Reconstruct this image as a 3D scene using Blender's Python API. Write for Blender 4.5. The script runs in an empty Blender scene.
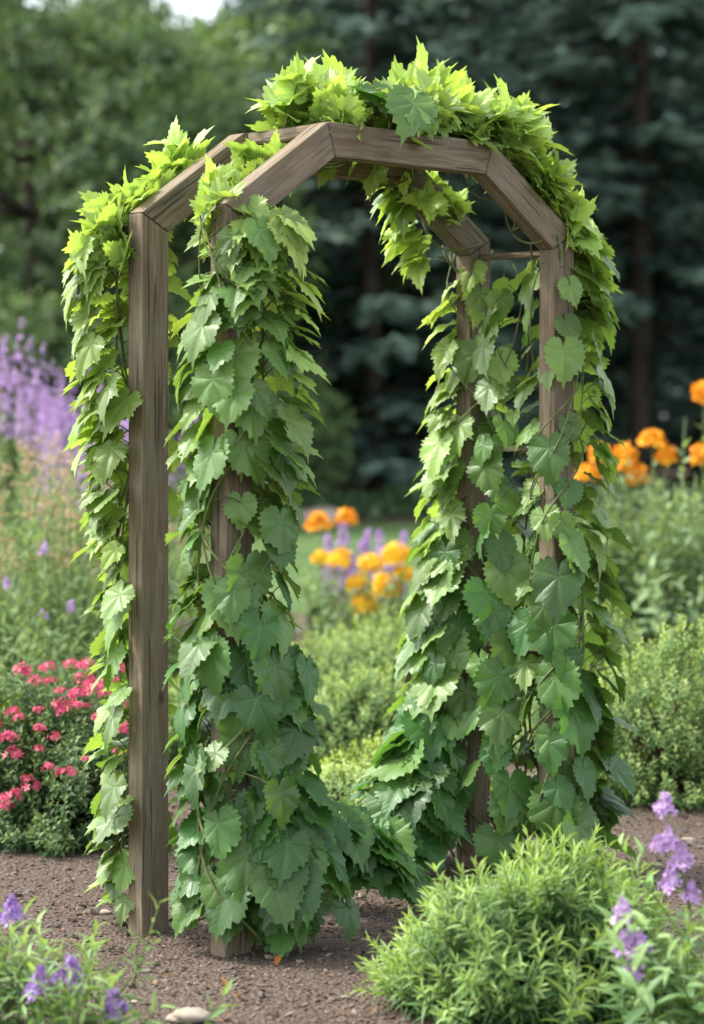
import bpy, bmesh, math
import numpy as np
from mathutils import Vector, Matrix

scene = bpy.context.scene
COL = scene.collection
RNG = np.random.default_rng(7)
R_ = math.radians
Z = np.array([0., 0., 1.])

# ------------------------------------------------------------------ camera numbers
FPX, HOR, CAM_H = 2239.0, 418.0, 1.341


def at(px, py, d):
    """world point seen at (px,py) at depth d - used for planning the garden plan"""
    return np.array([(px - 352) / FPX * d, d, CAM_H - (py - HOR) / FPX * d])


# ------------------------------------------------------------------ node helpers
def new_mat(name):
    m = bpy.data.materials.new(name)
    m.use_nodes = True
    m.node_tree.nodes.clear()
    return m, m.node_tree.nodes, m.node_tree.links


def mth(N, L, op, a, b=None, clamp=False):
    n = N.new('ShaderNodeMath'); n.operation = op; n.use_clamp = clamp
    for i, v in enumerate((a, b)):
        if v is None: continue
        if isinstance(v, (int, float)): n.inputs[i].default_value = v
        else: L.new(v, n.inputs[i])
    return n.outputs[0]


def mixc(N, L, f, a, b, blend='MIX'):
    n = N.new('ShaderNodeMix'); n.data_type = 'RGBA'; n.blend_type = blend
    for s, v in ((n.inputs[0], f), (n.inputs[6], a), (n.inputs[7], b)):
        if isinstance(v, (int, float)): s.default_value = v
        elif isinstance(v, tuple): s.default_value = (*v, 1) if len(v) == 3 else v
        else: L.new(v, s)
    return n.outputs[2]


def maprange(N, L, v, a, b, c, d):
    n = N.new('ShaderNodeMapRange')
    L.new(v, n.inputs[0])
    for i, x in enumerate((a, b, c, d)): n.inputs[i + 1].default_value = x
    return n.outputs[0]


def noise(N, L, vec, scale, detail=4, rough=.55):
    n = N.new('ShaderNodeTexNoise'); n.inputs['Scale'].default_value = scale
    n.inputs['Detail'].default_value = detail; n.inputs['Roughness'].default_value = rough
    if vec is not None: L.new(vec, n.inputs['Vector'])
    return n.outputs['Fac']


def objco(N):
    return N.new('ShaderNodeTexCoord').outputs['Object']


def attr(N, name):
    n = N.new('ShaderNodeAttribute'); n.attribute_name = name
    return n


def finish(N, L, sh, disp=None):
    o = N.new('ShaderNodeOutputMaterial'); L.new(sh, o.inputs['Surface'])


def principled(N, L, col, rough=.5, spec=.4, normal=None):
    p = N.new('ShaderNodeBsdfPrincipled')
    for k, v in (('Base Color', col), ('Roughness', rough)):
        if isinstance(v, (int, float)): p.inputs[k].default_value = v
        elif isinstance(v, tuple): p.inputs[k].default_value = (*v, 1)
        else: L.new(v, p.inputs[k])
    p.inputs['Specular IOR Level'].default_value = spec
    if normal is not None: L.new(normal, p.inputs['Normal'])
    return p.outputs[0]


def bump(N, L, h, strength, dist=.01):
    b = N.new('ShaderNodeBump'); b.inputs['Strength'].default_value = strength
    b.inputs['Distance'].default_value = dist; L.new(h, b.inputs['Height'])
    return b.outputs[0]


def leaf_mat(name, mature, young, trans=.35, rough=.45, spec=.4, veins=False, var=.6, tcol=None):
    m, N, L = new_mat(name)
    t = attr(N, 'tint')
    sep = N.new('ShaderNodeSeparateColor'); L.new(t.outputs['Color'], sep.inputs[0])
    rnd, yng = sep.outputs[0], sep.outputs[1]
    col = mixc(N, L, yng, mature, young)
    v = mth(N, L, 'ADD', 1 - var / 2, mth(N, L, 'MULTIPLY', rnd, var))
    vv = N.new('ShaderNodeCombineColor')
    for i in range(3): L.new(v, vv.inputs[i])
    col = mixc(N, L, 1.0, col, vv.outputs[0], 'MULTIPLY')
    warm = mixc(N, L, 1.0, col, (1.25, 1.02, .7), 'MULTIPLY')
    col = mixc(N, L, mth(N, L, 'MULTIPLY', sep.outputs[2], .8), col, warm)
    nrm = None
    oc = objco(N)
    if veins:
        u = attr(N, 'luv')
        s2 = N.new('ShaderNodeSeparateXYZ'); L.new(u.outputs['Vector'], s2.inputs[0])
        x, y = s2.outputs[0], s2.outputs[1]
        ax = mth(N, L, 'ABSOLUTE', x)
        vein = None
        for a in (0, 47, 103):
            c, s = math.cos(R_(a)), math.sin(R_(a))
            d = mth(N, L, 'ABSOLUTE', mth(N, L, 'SUBTRACT', mth(N, L, 'MULTIPLY', ax, c), mth(N, L, 'MULTIPLY', y, s)))
            al = mth(N, L, 'ADD', mth(N, L, 'MULTIPLY', ax, s), mth(N, L, 'MULTIPLY', y, c))
            w = maprange(N, L, al, 0, 1, .030, .010)
            k = mth(N, L, 'SUBTRACT', 1, mth(N, L, 'DIVIDE', d, w), True)
            k = mth(N, L, 'MULTIPLY', k, maprange(N, L, al, -.02, .03, 0, 1))
            vein = k if vein is None else mth(N, L, 'MAXIMUM', vein, k)
        sw = mth(N, L, 'FRACT', mth(N, L, 'MULTIPLY', mth(N, L, 'SUBTRACT', y, mth(N, L, 'MULTIPLY', ax, .85)), 6.5))
        sw = mth(N, L, 'ABSOLUTE', mth(N, L, 'SUBTRACT', sw, .5))
        sec = maprange(N, L, sw, .0, .11, 1, 0)
        allv = mth(N, L, 'MAXIMUM', vein, mth(N, L, 'MULTIPLY', sec, .45))
        lighter = mixc(N, L, .5, col, (.22, .36, .13))
        col = mixc(N, L, mth(N, L, 'MULTIPLY', allv, .55), col, lighter)
        n2 = noise(N, L, oc, 45, 3)
        col = mixc(N, L, maprange(N, L, n2, .35, .75, 0, .45), col, mixc(N, L, 1.0, col, (.72, .78, .66), 'MULTIPLY'))
        h = mth(N, L, 'SUBTRACT', mth(N, L, 'MULTIPLY', noise(N, L, oc, 160, 2), .35), mth(N, L, 'MULTIPLY', allv, .8))
        nrm = bump(N, L, h, .45, .0025)
    p = principled(N, L, col, rough, spec, nrm)
    tr = N.new('ShaderNodeBsdfTranslucent')
    tc = mixc(N, L, 1.0, col, tcol or (1.9, 1.75, .75), 'MULTIPLY')
    L.new(tc, tr.inputs[0])
    if nrm is not None: L.new(nrm, tr.inputs['Normal'])
    mx = N.new('ShaderNodeMixShader'); mx.inputs[0].default_value = trans
    L.new(p, mx.inputs[1]); L.new(tr.outputs[0], mx.inputs[2])
    finish(N, L, mx.outputs[0])
    return m


def plain_mat(name, c1, c2, scale=20, rough=.8, spec=.25, bmp=.4, dist=.004, stretch=None):
    m, N, L = new_mat(name)
    oc = objco(N)
    if stretch:
        mp = N.new('ShaderNodeMapping'); mp.inputs['Scale'].default_value = stretch
        L.new(oc, mp.inputs[0]); oc = mp.outputs[0]
    n = noise(N, L, oc, scale, 5)
    col = mixc(N, L, maprange(N, L, n, .3, .7, 0, 1), c1, c2)
    finish(N, L, principled(N, L, col, rough, spec, bump(N, L, n, bmp, dist)))
    return m


def tint_mat(name, c1, c2, rough=.85, spec=.2, grain=90, trans=0):
    m, N, L = new_mat(name)
    sep = N.new('ShaderNodeSeparateColor'); L.new(attr(N, 'tint').outputs['Color'], sep.inputs[0])
    col = mixc(N, L, sep.outputs[0], c1, c2)
    n = noise(N, L, objco(N), grain, 3)
    col = mixc(N, L, maprange(N, L, n, .3, .7, 0, .5), col, mixc(N, L, 1.0, col, (.6, .6, .6), 'MULTIPLY'))
    p = principled(N, L, col, rough, spec)
    if trans:
        tr = N.new('ShaderNodeBsdfTranslucent'); L.new(col, tr.inputs[0])
        mx = N.new('ShaderNodeMixShader'); mx.inputs[0].default_value = trans
        L.new(p, mx.inputs[1]); L.new(tr.outputs[0], mx.inputs[2]); p = mx.outputs[0]
    finish(N, L, p)
    return m


def wood_mat():
    m, N, L = new_mat('weathered_wood')
    oc = objco(N)
    info = N.new('ShaderNodeObjectInfo')
    add = N.new('ShaderNodeVectorMath'); add.operation = 'ADD'
    sc = N.new('ShaderNodeVectorMath'); sc.operation = 'SCALE'; sc.inputs[0].default_value = (7, 3, 11)
    L.new(info.outputs['Random'], sc.inputs['Scale']); L.new(oc, add.inputs[0]); L.new(sc.outputs[0], add.inputs[1])
    v = add.outputs[0]
    mp = N.new('ShaderNodeMapping'); mp.inputs['Scale'].default_value = (1, 1, .035); L.new(v, mp.inputs[0])
    mp2 = N.new('ShaderNodeMapping'); mp2.inputs['Scale'].default_value = (1, 1, .12); L.new(v, mp2.inputs[0])
    g1 = noise(N, L, mp.outputs[0], 260, 5, .65)     # fine grain
    g2 = noise(N, L, mp2.outputs[0], 45, 4, .6)      # broad figure
    g3 = noise(N, L, v, 5.0, 4, .6)                  # weather patches
    col = mixc(N, L, maprange(N, L, g2, .35, .68, 0, 1), (.148, .113, .068), (.265, .215, .138))
    col = mixc(N, L, maprange(N, L, g3, .42, .70, 0, .75), col, (.245, .21, .152))
    col = mixc(N, L, maprange(N, L, g1, .40, .62, .55, 0), col, (.085, .060, .043))
    cr = noise(N, L, mp.outputs[0], 95, 2, .5)       # drying checks
    crk = maprange(N, L, cr, .60, .66, 0, 1)
    col = mixc(N, L, mth(N, L, 'MULTIPLY', crk, .62), col, (.025, .017, .012))
    vor = N.new('ShaderNodeTexVoronoi'); vor.inputs['Scale'].default_value = 5.5; L.new(mp2.outputs[0], vor.inputs['Vector'])
    mp3 = N.new('ShaderNodeMapping'); mp3.inputs['Scale'].default_value = (1, 1, .55); L.new(v, mp3.inputs[0])
    L.new(mp3.outputs[0], vor.inputs['Vector'])
    kn = maprange(N, L, vor.outputs['Distance'], .035, .075, 1, 0)
    col = mixc(N, L, mth(N, L, 'MULTIPLY', kn, .7), col, (.045, .028, .018))
    h = mth(N, L, 'SUBTRACT', g1, mth(N, L, 'MULTIPLY', crk, .6))
    finish(N, L, principled(N, L, col, .8, .2, bump(N, L, h, .75, .003)))
    return m


def ground_mat():
    m, N, L = new_mat('gravelly_soil')
    oc = objco(N)
    a = noise(N, L, oc, 2.2, 5); b = noise(N, L, oc, 55, 5, .7); c = noise(N, L, oc, 220, 3, .7)
    col = mixc(N, L, maprange(N, L, b, .35, .66, 0, 1), (.060, .043, .032), (.165, .126, .099))
    col = mixc(N, L, maprange(N, L, a, .4, .65, 0, .6), col, (.085, .062, .050))
    col = mixc(N, L, maprange(N, L, c, .58, .72, 0, .7), col, (.30, .255, .225))
    vor = N.new('ShaderNodeTexVoronoi'); vor.inputs['Scale'].default_value = 90; L.new(oc, vor.inputs['Vector'])
    h = mth(N, L, 'ADD', mth(N, L, 'MULTIPLY', b, .8), mth(N, L, 'SUBTRACT', .6, vor.outputs['Distance']))
    finish(N, L, principled(N, L, col, .95, .12, bump(N, L, h, .9, .012)))
    return m


def lawn_mat():
    m, N, L = new_mat('lawn_turf')
    oc = objco(N)
    a = noise(N, L, oc, .9, 5); b = noise(N, L, oc, 30, 4)
    col = mixc(N, L, maprange(N, L, a, .35, .65, 0, 1), (.045, .09, .026), (.08, .135, .04))
    col = mixc(N, L, maprange(N, L, b, .4, .7, 0, .6), col, (.10, .15, .05))
    finish(N, L, principled(N, L, col, .9, .15, bump(N, L, b, .8, .03)))
    return m


# ------------------------------------------------------------------ geometry helpers
def unit(v):
    return v / np.maximum(np.linalg.norm(v, axis=-1, keepdims=True), 1e-9)


def basis(t, n):
    t = unit(t); n = unit(n - t * (n * t).sum(-1, keepdims=True))
    return np.stack([np.cross(t, n), t, n], axis=-1)


class Geo:
    def __init__(s):
        s.V, s.F, s.U, s.T, s.n = [], [], [], [], 0

    def add(s, V, F, uv=None, tint=(.5, 0, 0)):
        V = np.asarray(V, float); k = len(V)
        s.V.append(V); s.F.append(np.asarray(F, int) + s.n)
        s.U.append(np.zeros((k, 2)) if uv is None else uv)
        t = np.asarray(tint, float)
        s.T.append(np.broadcast_to(t, (k, 3)) if t.ndim == 1 else t); s.n += k

    def inst(s, proto, P, Rm, sc, tint):
        V, F, uv = proto
        n, k = len(P), len(V)
        if n == 0: return
        sc = np.broadcast_to(np.asarray(sc, float), (n,)) if np.ndim(sc) < 2 else sc
        S = sc[:, None, None] if sc.ndim == 1 else sc[:, None, :]
        W = np.einsum('nij,nkj->nki', Rm, V[None] * S) + P[:, None, :]
        Fi = (F[None] + (np.arange(n) * k)[:, None, None]).reshape(-1, 3)
        s.add(W.reshape(-1, 3), Fi, np.tile(uv, (n, 1)), np.repeat(tint, k, axis=0))

    def build(s, name, mat, parent=None, smooth=True, origin=None):
        V = np.concatenate(s.V); F = np.concatenate(s.F); U = np.concatenate(s.U); T = np.concatenate(s.T)
        if origin is not None: V = V - np.asarray(origin)
        me = bpy.data.meshes.new(name)
        nf = len(F)
        me.vertices.add(len(V)); me.vertices.foreach_set('co', V.astype(np.float32).ravel())
        me.loops.add(nf * 3); me.loops.foreach_set('vertex_index', F.astype(np.int32).ravel())
        me.polygons.add(nf)
        me.polygons.foreach_set('loop_start', (np.arange(nf) * 3).astype(np.int32))
        me.polygons.foreach_set('use_smooth', np.full(nf, smooth))
        a = me.attributes.new('tint', 'FLOAT_COLOR', 'POINT')
        a.data.foreach_set('color', np.c_[T, np.ones(len(T))].astype(np.float32).ravel())
        a = me.attributes.new('luv', 'FLOAT_VECTOR', 'POINT')
        a.data.foreach_set('vector', np.c_[U, np.zeros(len(U))].astype(np.float32).ravel())
        me.update(); me.validate()
        me.materials.append(mat)
        return link(name, me, parent)


def link(name, me, parent=None):
    o = bpy.data.objects.new(name, me)
    COL.objects.link(o)
    if parent is not None: o.parent = parent
    return o


def thing(name, label, cat, loc=(0, 0, 0), group=None, rz=0):
    o = link(name, None)
    o.location = loc; o.rotation_euler = (0, 0, rz); o.empty_display_size = .1
    return tag(o, label, cat, group)


def tag(o, label, cat, group=None):
    o['label'] = label; o['category'] = cat
    if group: o['group'] = group
    return o


def tube(geo, pts, rad, sides=5, tint=(.5, 0, 0)):
    pts = np.asarray(pts, float); n = len(pts)
    rad = np.broadcast_to(np.asarray(rad, float), (n,))
    T = unit(np.gradient(pts, axis=0))
    ref = np.array([1., 0, 0]) if abs(T[0][2]) > .8 else Z
    A = unit(np.cross(T, ref)); B = np.cross(T, A)
    ph = np.arange(sides) / sides * 2 * np.pi
    V = pts[:, None] + rad[:, None, None] * (A[:, None] * np.cos(ph)[None, :, None] + B[:, None] * np.sin(ph)[None, :, None])
    F = []
    for i in range(n - 1):
        for j in range(sides):
            a, b = i * sides + j, i * sides + (j + 1) % sides
            F += [(a, b, b + sides), (a, b + sides, a + sides)]
    V = np.concatenate([V.reshape(-1, 3), pts[[0, -1]]])
    for j in range(sides):
        F.append((n * sides, (j + 1) % sides, j)); F.append((n * sides + 1, (n - 1) * sides + j, (n - 1) * sides + (j + 1) % sides))
    geo.add(V, F, None, tint)


# ------------------------------------------------------------------ leaf shapes
def vine_leaf(seed, young=False):
    r = np.random.default_rng(seed)
    if young:
        ca = [0, 10, 20, 30, 40, 49, 60, 72, 86, 100, 115, 135, 155, 170, 180]
        cr = [1.18, 1.0, .82, .68, .62, .72, .62, .52, .49, .54, .46, .42, .36, .26, .06]
    else:
        ca = [0, 8, 20, 32, 42, 50, 60, 74, 88, 102, 118, 135, 152, 168, 180]
        cr = [1.12, .98, .84, .755, .745, .765, .71, .66, .64, .65, .61, .57, .53, .40, .10]
    NA = 84
    ph = np.linspace(-np.pi, np.pi, NA, endpoint=False)
    deg = np.abs(np.degrees(ph))
    env = np.interp(deg, ca, cr)
    saw = (deg / 180 * (15 if young else 12) + (ph > 0) * .15) % 1.0
    amp = (.24 if young else .17)
    tooth = 1 + amp * (np.where(saw < .3, 1 - saw / .3, (saw - .3) / .7) - .5) * np.clip((172 - deg) / 15, 0, 1)
    tooth *= 1 + r.normal(0, .012, NA)
    asym = 1 + .09 * r.normal() * np.sin(ph)
    rings = np.array([.22, .45, .68, .86, 1.0])
    k1, k2, k3 = r.uniform(.04, .32), r.uniform(-.16, .26), r.uniform(.03, .065)
    if young: k1, k3 = r.uniform(.05, .45), r.uniform(.05, .08)
    ph0 = r.uniform(0, 6.28)
    vp = np.array([0, 49, 103, 180])
    i = np.clip(np.searchsorted(vp, deg, side='right') - 1, 0, 2)
    fr = (deg - vp[i]) / (vp[i + 1] - vp[i])
    pleat = np.sin(np.pi * np.clip(fr, 0, 1))
    V = [np.zeros(3)]; U = [np.zeros(2)]
    for t in rings:
        rr = env * asym * t * (1 + (tooth - 1) * t ** 5)
        x, y = rr * np.sin(ph), rr * np.cos(ph)
        z = k3 * rr * (pleat * 1.6) - k1 * y * np.abs(y) - k2 * x * x + .035 * t ** 3 * np.sin(5 * ph + ph0) \
            + .012 * np.sin(rr * 22) * t
        V += list(np.c_[x, y, z]); U += list(np.c_[x, y])
    F = []
    for j in range(NA): F.append((0, 1 + (j + 1) % NA, 1 + j))
    for k in range(len(rings) - 1):
        for j in range(NA):
            a, b = 1 + k * NA + j, 1 + k * NA + (j + 1) % NA
            F += [(a, b, b + NA), (a, b + NA, a + NA)]
    V = np.array(V); F = np.array(F)
    a, b, c = V[F[5]]
    if np.cross(b - a, c - a)[2] < 0: F = F[:, ::-1]
    return V, F, np.array(U)


def blade(width, rows=4, droop=.25, fold=.25, prof=None):
    """simple pointed leaf, length 1 along +y"""
    s = np.linspace(0, 1, rows + 1)
    w = width * (np.sin(np.pi * s ** .75) if prof is None else prof(s))
    V, U, F = [], [], []
    for a, b in zip(s, w):
        z = -droop * a * a
        V += [(-b / 2, a, z + fold * b / 2), (0, a, z), (b / 2, a, z + fold * b / 2)]
        U += [(-b / 2, a), (0, a), (b / 2, a)]
    for i in range(rows):
        for c in (0, 1):
            p = i * 3 + c
            F += [(p, p + 1, p + 4), (p, p + 4, p + 3)]
    return np.array(V, float), np.array(F), np.array(U, float)


def diamond(width, bend=.15):
    V = np.array([(0, 0, 0), (width / 2, .5, .06), (0, 1, -bend), (-width / 2, .5, .06)], float)
    return V, np.array([(0, 1, 2), (0, 2, 3)]), V[:, :2].copy()


def floret(petals, width=.55, cup=.35):
    V, F = [(0, 0, 0)], []
    for k in range(petals):
        a = 2 * np.pi * k / petals
        d = np.array([np.cos(a), np.sin(a)]); e = np.array([-d[1], d[0]])
        b = len(V)
        for q, rr, zz in ((-width / 2, .6, cup * .4), (-width / 4, 1, cup), (width / 4, 1, cup), (width / 2, .6, cup * .4)):
            V.append((*(d * rr + e * q), zz))
        F += [(0, b + 3, b), (b, b + 3, b + 2), (b, b + 2, b + 1)]
    V = np.array(V, float)
    return V, np.array(F)[:, ::-1], V[:, :2].copy()


def ico(seed, sub=1, lump=.25):
    bm = bmesh.new(); bmesh.ops.create_icosphere(bm, subdivisions=sub, radius=1)
    V = np.array([v.co[:] for v in bm.verts]); F = np.array([[v.index for v in f.verts] for f in bm.faces]); bm.free()
    r = np.random.default_rng(seed)
    for _ in range(4):
        d = unit(r.normal(size=3)); V *= (1 + lump * .5 * np.sin(V @ d * r.uniform(1.5, 3.5) + r.uniform(0, 6)))[:, None]
    return V, F, V[:, :2].copy()


def sprigs(geo, protos, P, D, L, K, size, rng, beta=(80, 25), young=(0, 1), taper=.45, rnd=None, start=.1, zlift=.35, jit=.2, warm=None):
    """leafy shoots: K leaves spiralling up each straight shoot"""
    N = len(P); D = unit(D)
    L = np.broadcast_to(np.asarray(L, float), (N,))
    ref = np.where(np.abs(D[:, 2:3]) > .8, np.array([[1., 0, 0]]), Z[None])
    A = unit(np.cross(D, ref)); B = np.cross(D, A)
    k = np.arange(K)
    s = start + (1 - start) * (k + .5) / K
    s = np.clip(s[None] + rng.normal(0, .25 / K, (N, K)), .02, 1.02)
    ph = k[None] * 2.399 + rng.uniform(0, 6.28, (N, 1)) + rng.normal(0, .25, (N, K))
    be = np.radians(beta[0] + (beta[1] - beta[0]) * s) + rng.normal(0, jit, (N, K))
    out = A[:, None] * np.cos(ph)[..., None] + B[:, None] * np.sin(ph)[..., None]
    Dk = np.broadcast_to(D[:, None], out.shape)
    t = Dk * np.cos(be)[..., None] + out * np.sin(be)[..., None]
    n = Dk * np.sin(be)[..., None] - out * np.cos(be)[..., None] + Z * zlift + rng.normal(0, jit * .8, out.shape)
    pos = P[:, None] + Dk * (L[:, None] * s)[..., None]
    sz = size * (1 - taper * s) * rng.uniform(.75, 1.2, (N, K))
    r0 = rng.uniform(0, 1, (N, 1)) if rnd is None else rnd[:, None]
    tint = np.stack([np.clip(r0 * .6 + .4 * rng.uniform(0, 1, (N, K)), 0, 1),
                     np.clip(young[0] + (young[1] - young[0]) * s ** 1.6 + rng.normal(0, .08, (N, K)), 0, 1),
                     np.broadcast_to(rng.uniform(0, 1, (N, 1)) ** 2 if warm is None else warm, (N, K))], -1)
    pos, t, n, sz, tint = pos.reshape(-1, 3), t.reshape(-1, 3), n.reshape(-1, 3), sz.ravel(), tint.reshape(-1, 3)
    which = rng.integers(0, len(protos), len(pos))
    ok = pos[:, 2] > -10
    for i, pr in enumerate(protos):
        m = (which == i) & ok
        geo.inst(pr, pos[m], basis(t[m], n[m]), sz[m], tint[m])


# ------------------------------------------------------------------ materials
M = dict(
    wood=wood_mat(),
    vine=leaf_mat('vine_leaf', (.050, .142, .032), (.34, .48, .12), .34, .40, .48, True, .75, tcol=(1.75, 1.65, .8)),
    vstem=plain_mat('vine_stem', (.07, .085, .03), (.15, .17, .06), 60, .7),
    shrub=leaf_mat('bright_shrub_leaf', (.07, .155, .048), (.28, .41, .13), .30, .5, .3),
    mound=leaf_mat('fine_shrub_leaf', (.085, .165, .05), (.33, .44, .15), .28, .55, .3),
    redleaf=leaf_mat('dark_shrub_leaf', (.05, .11, .04), (.17, .24, .07), .25, .5, .35),
    herb=leaf_mat('herb_leaf', (.09, .19, .07), (.25, .38, .13), .3, .5, .35),
    grey=leaf_mat('blue_green_leaf', (.10, .18, .085), (.24, .35, .16), .25, .55, .3),
    meadow=leaf_mat('meadow_leaf', (.14, .24, .115), (.28, .39, .19), .3, .6, .2),
    decid=leaf_mat('broadleaf_leaf', (.042, .090, .040), (.135, .215, .080), .25, .5, .35, tcol=(1.5, 1.5, .8)),
    conif=leaf_mat('conifer_needles', (.036, .074, .054), (.145, .225, .165), .06, .6, .25, tcol=(1.2, 1.3, .9)),
    bark=plain_mat('bark', (.028, .023, .019), (.075, .060, .048), 14, .95, .1, .9, .03, (1, 1, .18)),
    green_stem=plain_mat('green_stem', (.07, .11, .03), (.13, .17, .06), 50, .6),
    woody=plain_mat('woody_stem', (.05, .035, .02), (.11, .08, .05), 60, .8),
    purple=tint_mat('purple_petal', (.40, .22, .52), (.68, .48, .74), .7, .2, 60, .2),
    violet=tint_mat('violet_petal', (.27, .14, .43), (.52, .35, .66), .7, .2, 60, .2),
    red=tint_mat('coral_red_petal', (.56, .04, .14), (.82, .22, .29), .6, .2, 60, .2),
    golden=tint_mat('golden_petal', (.92, .48, .015), (1.0, .72, .05), .6, .2, 60, .25),
    orange=tint_mat('orange_petal', (.85, .27, .012), (.95, .52, .03), .6, .2, 60, .25),
    tan=tint_mat('dry_seed_head', (.38, .25, .12), (.72, .56, .36), .9, .1, 80, .2),
    pebble=tint_mat('pebble', (.058, .043, .034), (.27, .22, .18), .9, .15, 120),
    stone=plain_mat('pale_stone', (.22, .18, .14), (.42, .36, .29), 18, .85, .25, .5, .004),
    chip=tint_mat('mulch_chip', (.05, .03, .02), (.22, .14, .09), .9, .1, 60),
    dryleaf=tint_mat('dry_leaf', (.35, .13, .03), (.52, .27, .09), .7, .2, 60, .2),
    ground=ground_mat(), lawn=lawn_mat(),
)

LEAF = [vine_leaf(100 + i) for i in range(10)]
YLEAF = [vine_leaf(200 + i, True) for i in range(10)]
LANCE = [blade(.19, 4, d, .5) for d in (.1, .3, .5)]
WIDE = [blade(.42, 4, d, .35) for d in (.15, .4)]
OVAL = [blade(.55, 2, .2, .4), blade(.48, 2, .4, .4)]
DIA = [diamond(.62, .1), diamond(.5, .3)]

# ------------------------------------------------------------------ setting: ground and lawn
def sheet(name, pts, mat, z):
    bm = bmesh.new()
    bm.faces.new([bm.verts.new((x, y, z)) for x, y in pts])
    me = bpy.data.meshes.new(name); bm.to_mesh(me); bm.free(); me.materials.append(mat)
    o = link(name, me); o['kind'] = 'structure'; return o


sheet('ground', [(-400, -400), (400, -400), (400, 400), (-400, 400)], M['ground'], 0)
edge = [(x, 15.6 + .5 * math.sin(x * .9) + .25 * math.sin(x * 2.3 + 1)) for x in np.linspace(-14, 14, 29)]
sheet('lawn', edge + [(14, 28.5), (-14, 28.5)], M['lawn'], .004)

# ------------------------------------------------------------------ the arbor
TH = R_(44.45)
U3 = np.array([math.cos(TH), math.sin(TH), 0]); N3 = np.array([-math.sin(TH), math.cos(TH), 0])
P0 = np.array([-.3024, 5.612, 0]); AW, AS, HK, RUN, RISE = 1.2546, .3268, 1.85, .3217, .216
FA, FB = .090, .058          # size along the frame plane, size across it


def frame_pt(a, z, s):
    return P0 + U3 * a + N3 * s + Z * z


arbor = thing('garden_arbor', 'weathered brown timber garden arch with angled corners, overgrown by climbing vine', 'garden arch', tuple(frame_pt(AW / 2, 0, AS / 2)))
ARB = np.array(arbor.location)


def member(name, poly, s, thick, long_dir, bevel=.005):
    """a timber: polygon in the frame plane (a,z), extruded across it; local Z runs along the grain"""
    ld = np.array([long_dir[0], long_dir[1]]) / math.hypot(*long_dir)
    zx = U3 * ld[0] + Z * ld[1]
    xx = U3 * ld[1] - Z * ld[0]
    yx = np.cross(zx, xx)
    c = np.mean([frame_pt(a, z, s) for a, z in poly], axis=0)
    Rm = np.stack([xx, yx, zx], axis=1)
    bm = bmesh.new(); vs = []
    for sg in (-1, 1):
        vs.append([bm.verts.new(Rm.T @ (frame_pt(a, z, s + sg * thick / 2) - c)) for a, z in poly])
    bm.faces.new(vs[0]); bm.faces.new(vs[1][::-1])
    for i in range(len(poly)):
        j = (i + 1) % len(poly)
        bm.faces.new((vs[0][j], vs[0][i], vs[1][i], vs[1][j]))
    bmesh.ops.recalc_face_normals(bm, faces=bm.faces)
    bmesh.ops.bevel(bm, geom=list(bm.edges), offset=bevel, segments=2, affect='EDGES', profile=.6)
    me = bpy.data.meshes.new(name); bm.to_mesh(me); bm.free(); me.materials.append(M['wood'])
    o = link(name, me, arbor)
    M4 = Matrix(np.vstack([np.c_[Rm, c - ARB], [0, 0, 0, 1]]).tolist())
    o.matrix_local = M4
    return o


h = FA / 2
g = .0012
# centreline joints: (0,HK) (RUN,HK+RISE) ; mitre offsets
ang = math.atan2(RISE, RUN)
def mit(d1, d2):
    n1 = np.array([-d1[1], d1[0]]); n2 = np.array([-d2[1], d2[0]])
    b = unit(n1 + n2); return b * h / (b @ n1)
up = np.array([0, 1.]); dg = np.array([math.cos(ang), math.sin(ang)]); rt = np.array([1., 0]); dn = np.array([math.cos(ang), -math.sin(ang)])
m1, m2, m3, m4 = mit(up, dg), mit(dg, rt), mit(rt, dn), mit(dn, -up)
J = [np.array(p) for p in ((0, HK), (RUN, HK + RISE), (AW - RUN, HK + RISE), (AW, HK))]
for s in (0, AS):
    sink = -.25
    member('post', [(-h, sink), (h, sink), tuple(J[0] - m1 - up * g), tuple(J[0] + m1 - up * g)], s, FB, (0, 1))
    member('post', [(AW - h, sink), (AW + h, sink), tuple(J[3] + m4 - up * g), tuple(J[3] - m4 - up * g)], s, FB, (0, 1))
    member('brace', [tuple(J[0] + m1 + dg * g), tuple(J[0] - m1 + dg * g), tuple(J[1] - m2 - dg * g), tuple(J[1] + m2 - dg * g)], s, FB, tuple(dg))
    member('brace', [tuple(J[2] + m3 + dn * g), tuple(J[2] - m3 + dn * g), tuple(J[3] - m4 - dn * g), tuple(J[3] + m4 - dn * g)], s, FB, tuple(dn))
    member('beam', [tuple(J[1] + m2 + rt * g), tuple(J[1] - m2 + rt * g), tuple(J[2] - m3 - rt * g), tuple(J[2] + m3 - rt * g)], s, FB, (1, 0))


def cross(name, a, z, w, hh):
    """timber running from the front frame to the rear frame"""
    bm = bmesh.new()
    ln = AS - FB - .004
    bmesh.ops.create_cube(bm, size=1, matrix=Matrix.Diagonal((w, hh, ln, 1)))
    bmesh.ops.bevel(bm, geom=list(bm.edges), offset=min(w, hh) * .12, segments=2, affect='EDGES')
    me = bpy.data.meshes.new(name); bm.to_mesh(me); bm.free(); me.materials.append(M['wood'])
    o = link(name, me, arbor)
    Rm = np.stack([U3, np.cross(N3, U3), N3], axis=1)
    o.matrix_local = Matrix(np.vstack([np.c_[Rm, frame_pt(a, z, AS / 2) - ARB], [0, 0, 0, 1]]).tolist())


cross('crosspiece', RUN + .02, HK + RISE + .028, .05, .034)
cross('crosspiece', AW - RUN - .02, HK + RISE + .028, .05, .034)
for zz in (HK - .03, 1.25, .65):
    cross('rail', AW, zz, .018, .018)

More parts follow.
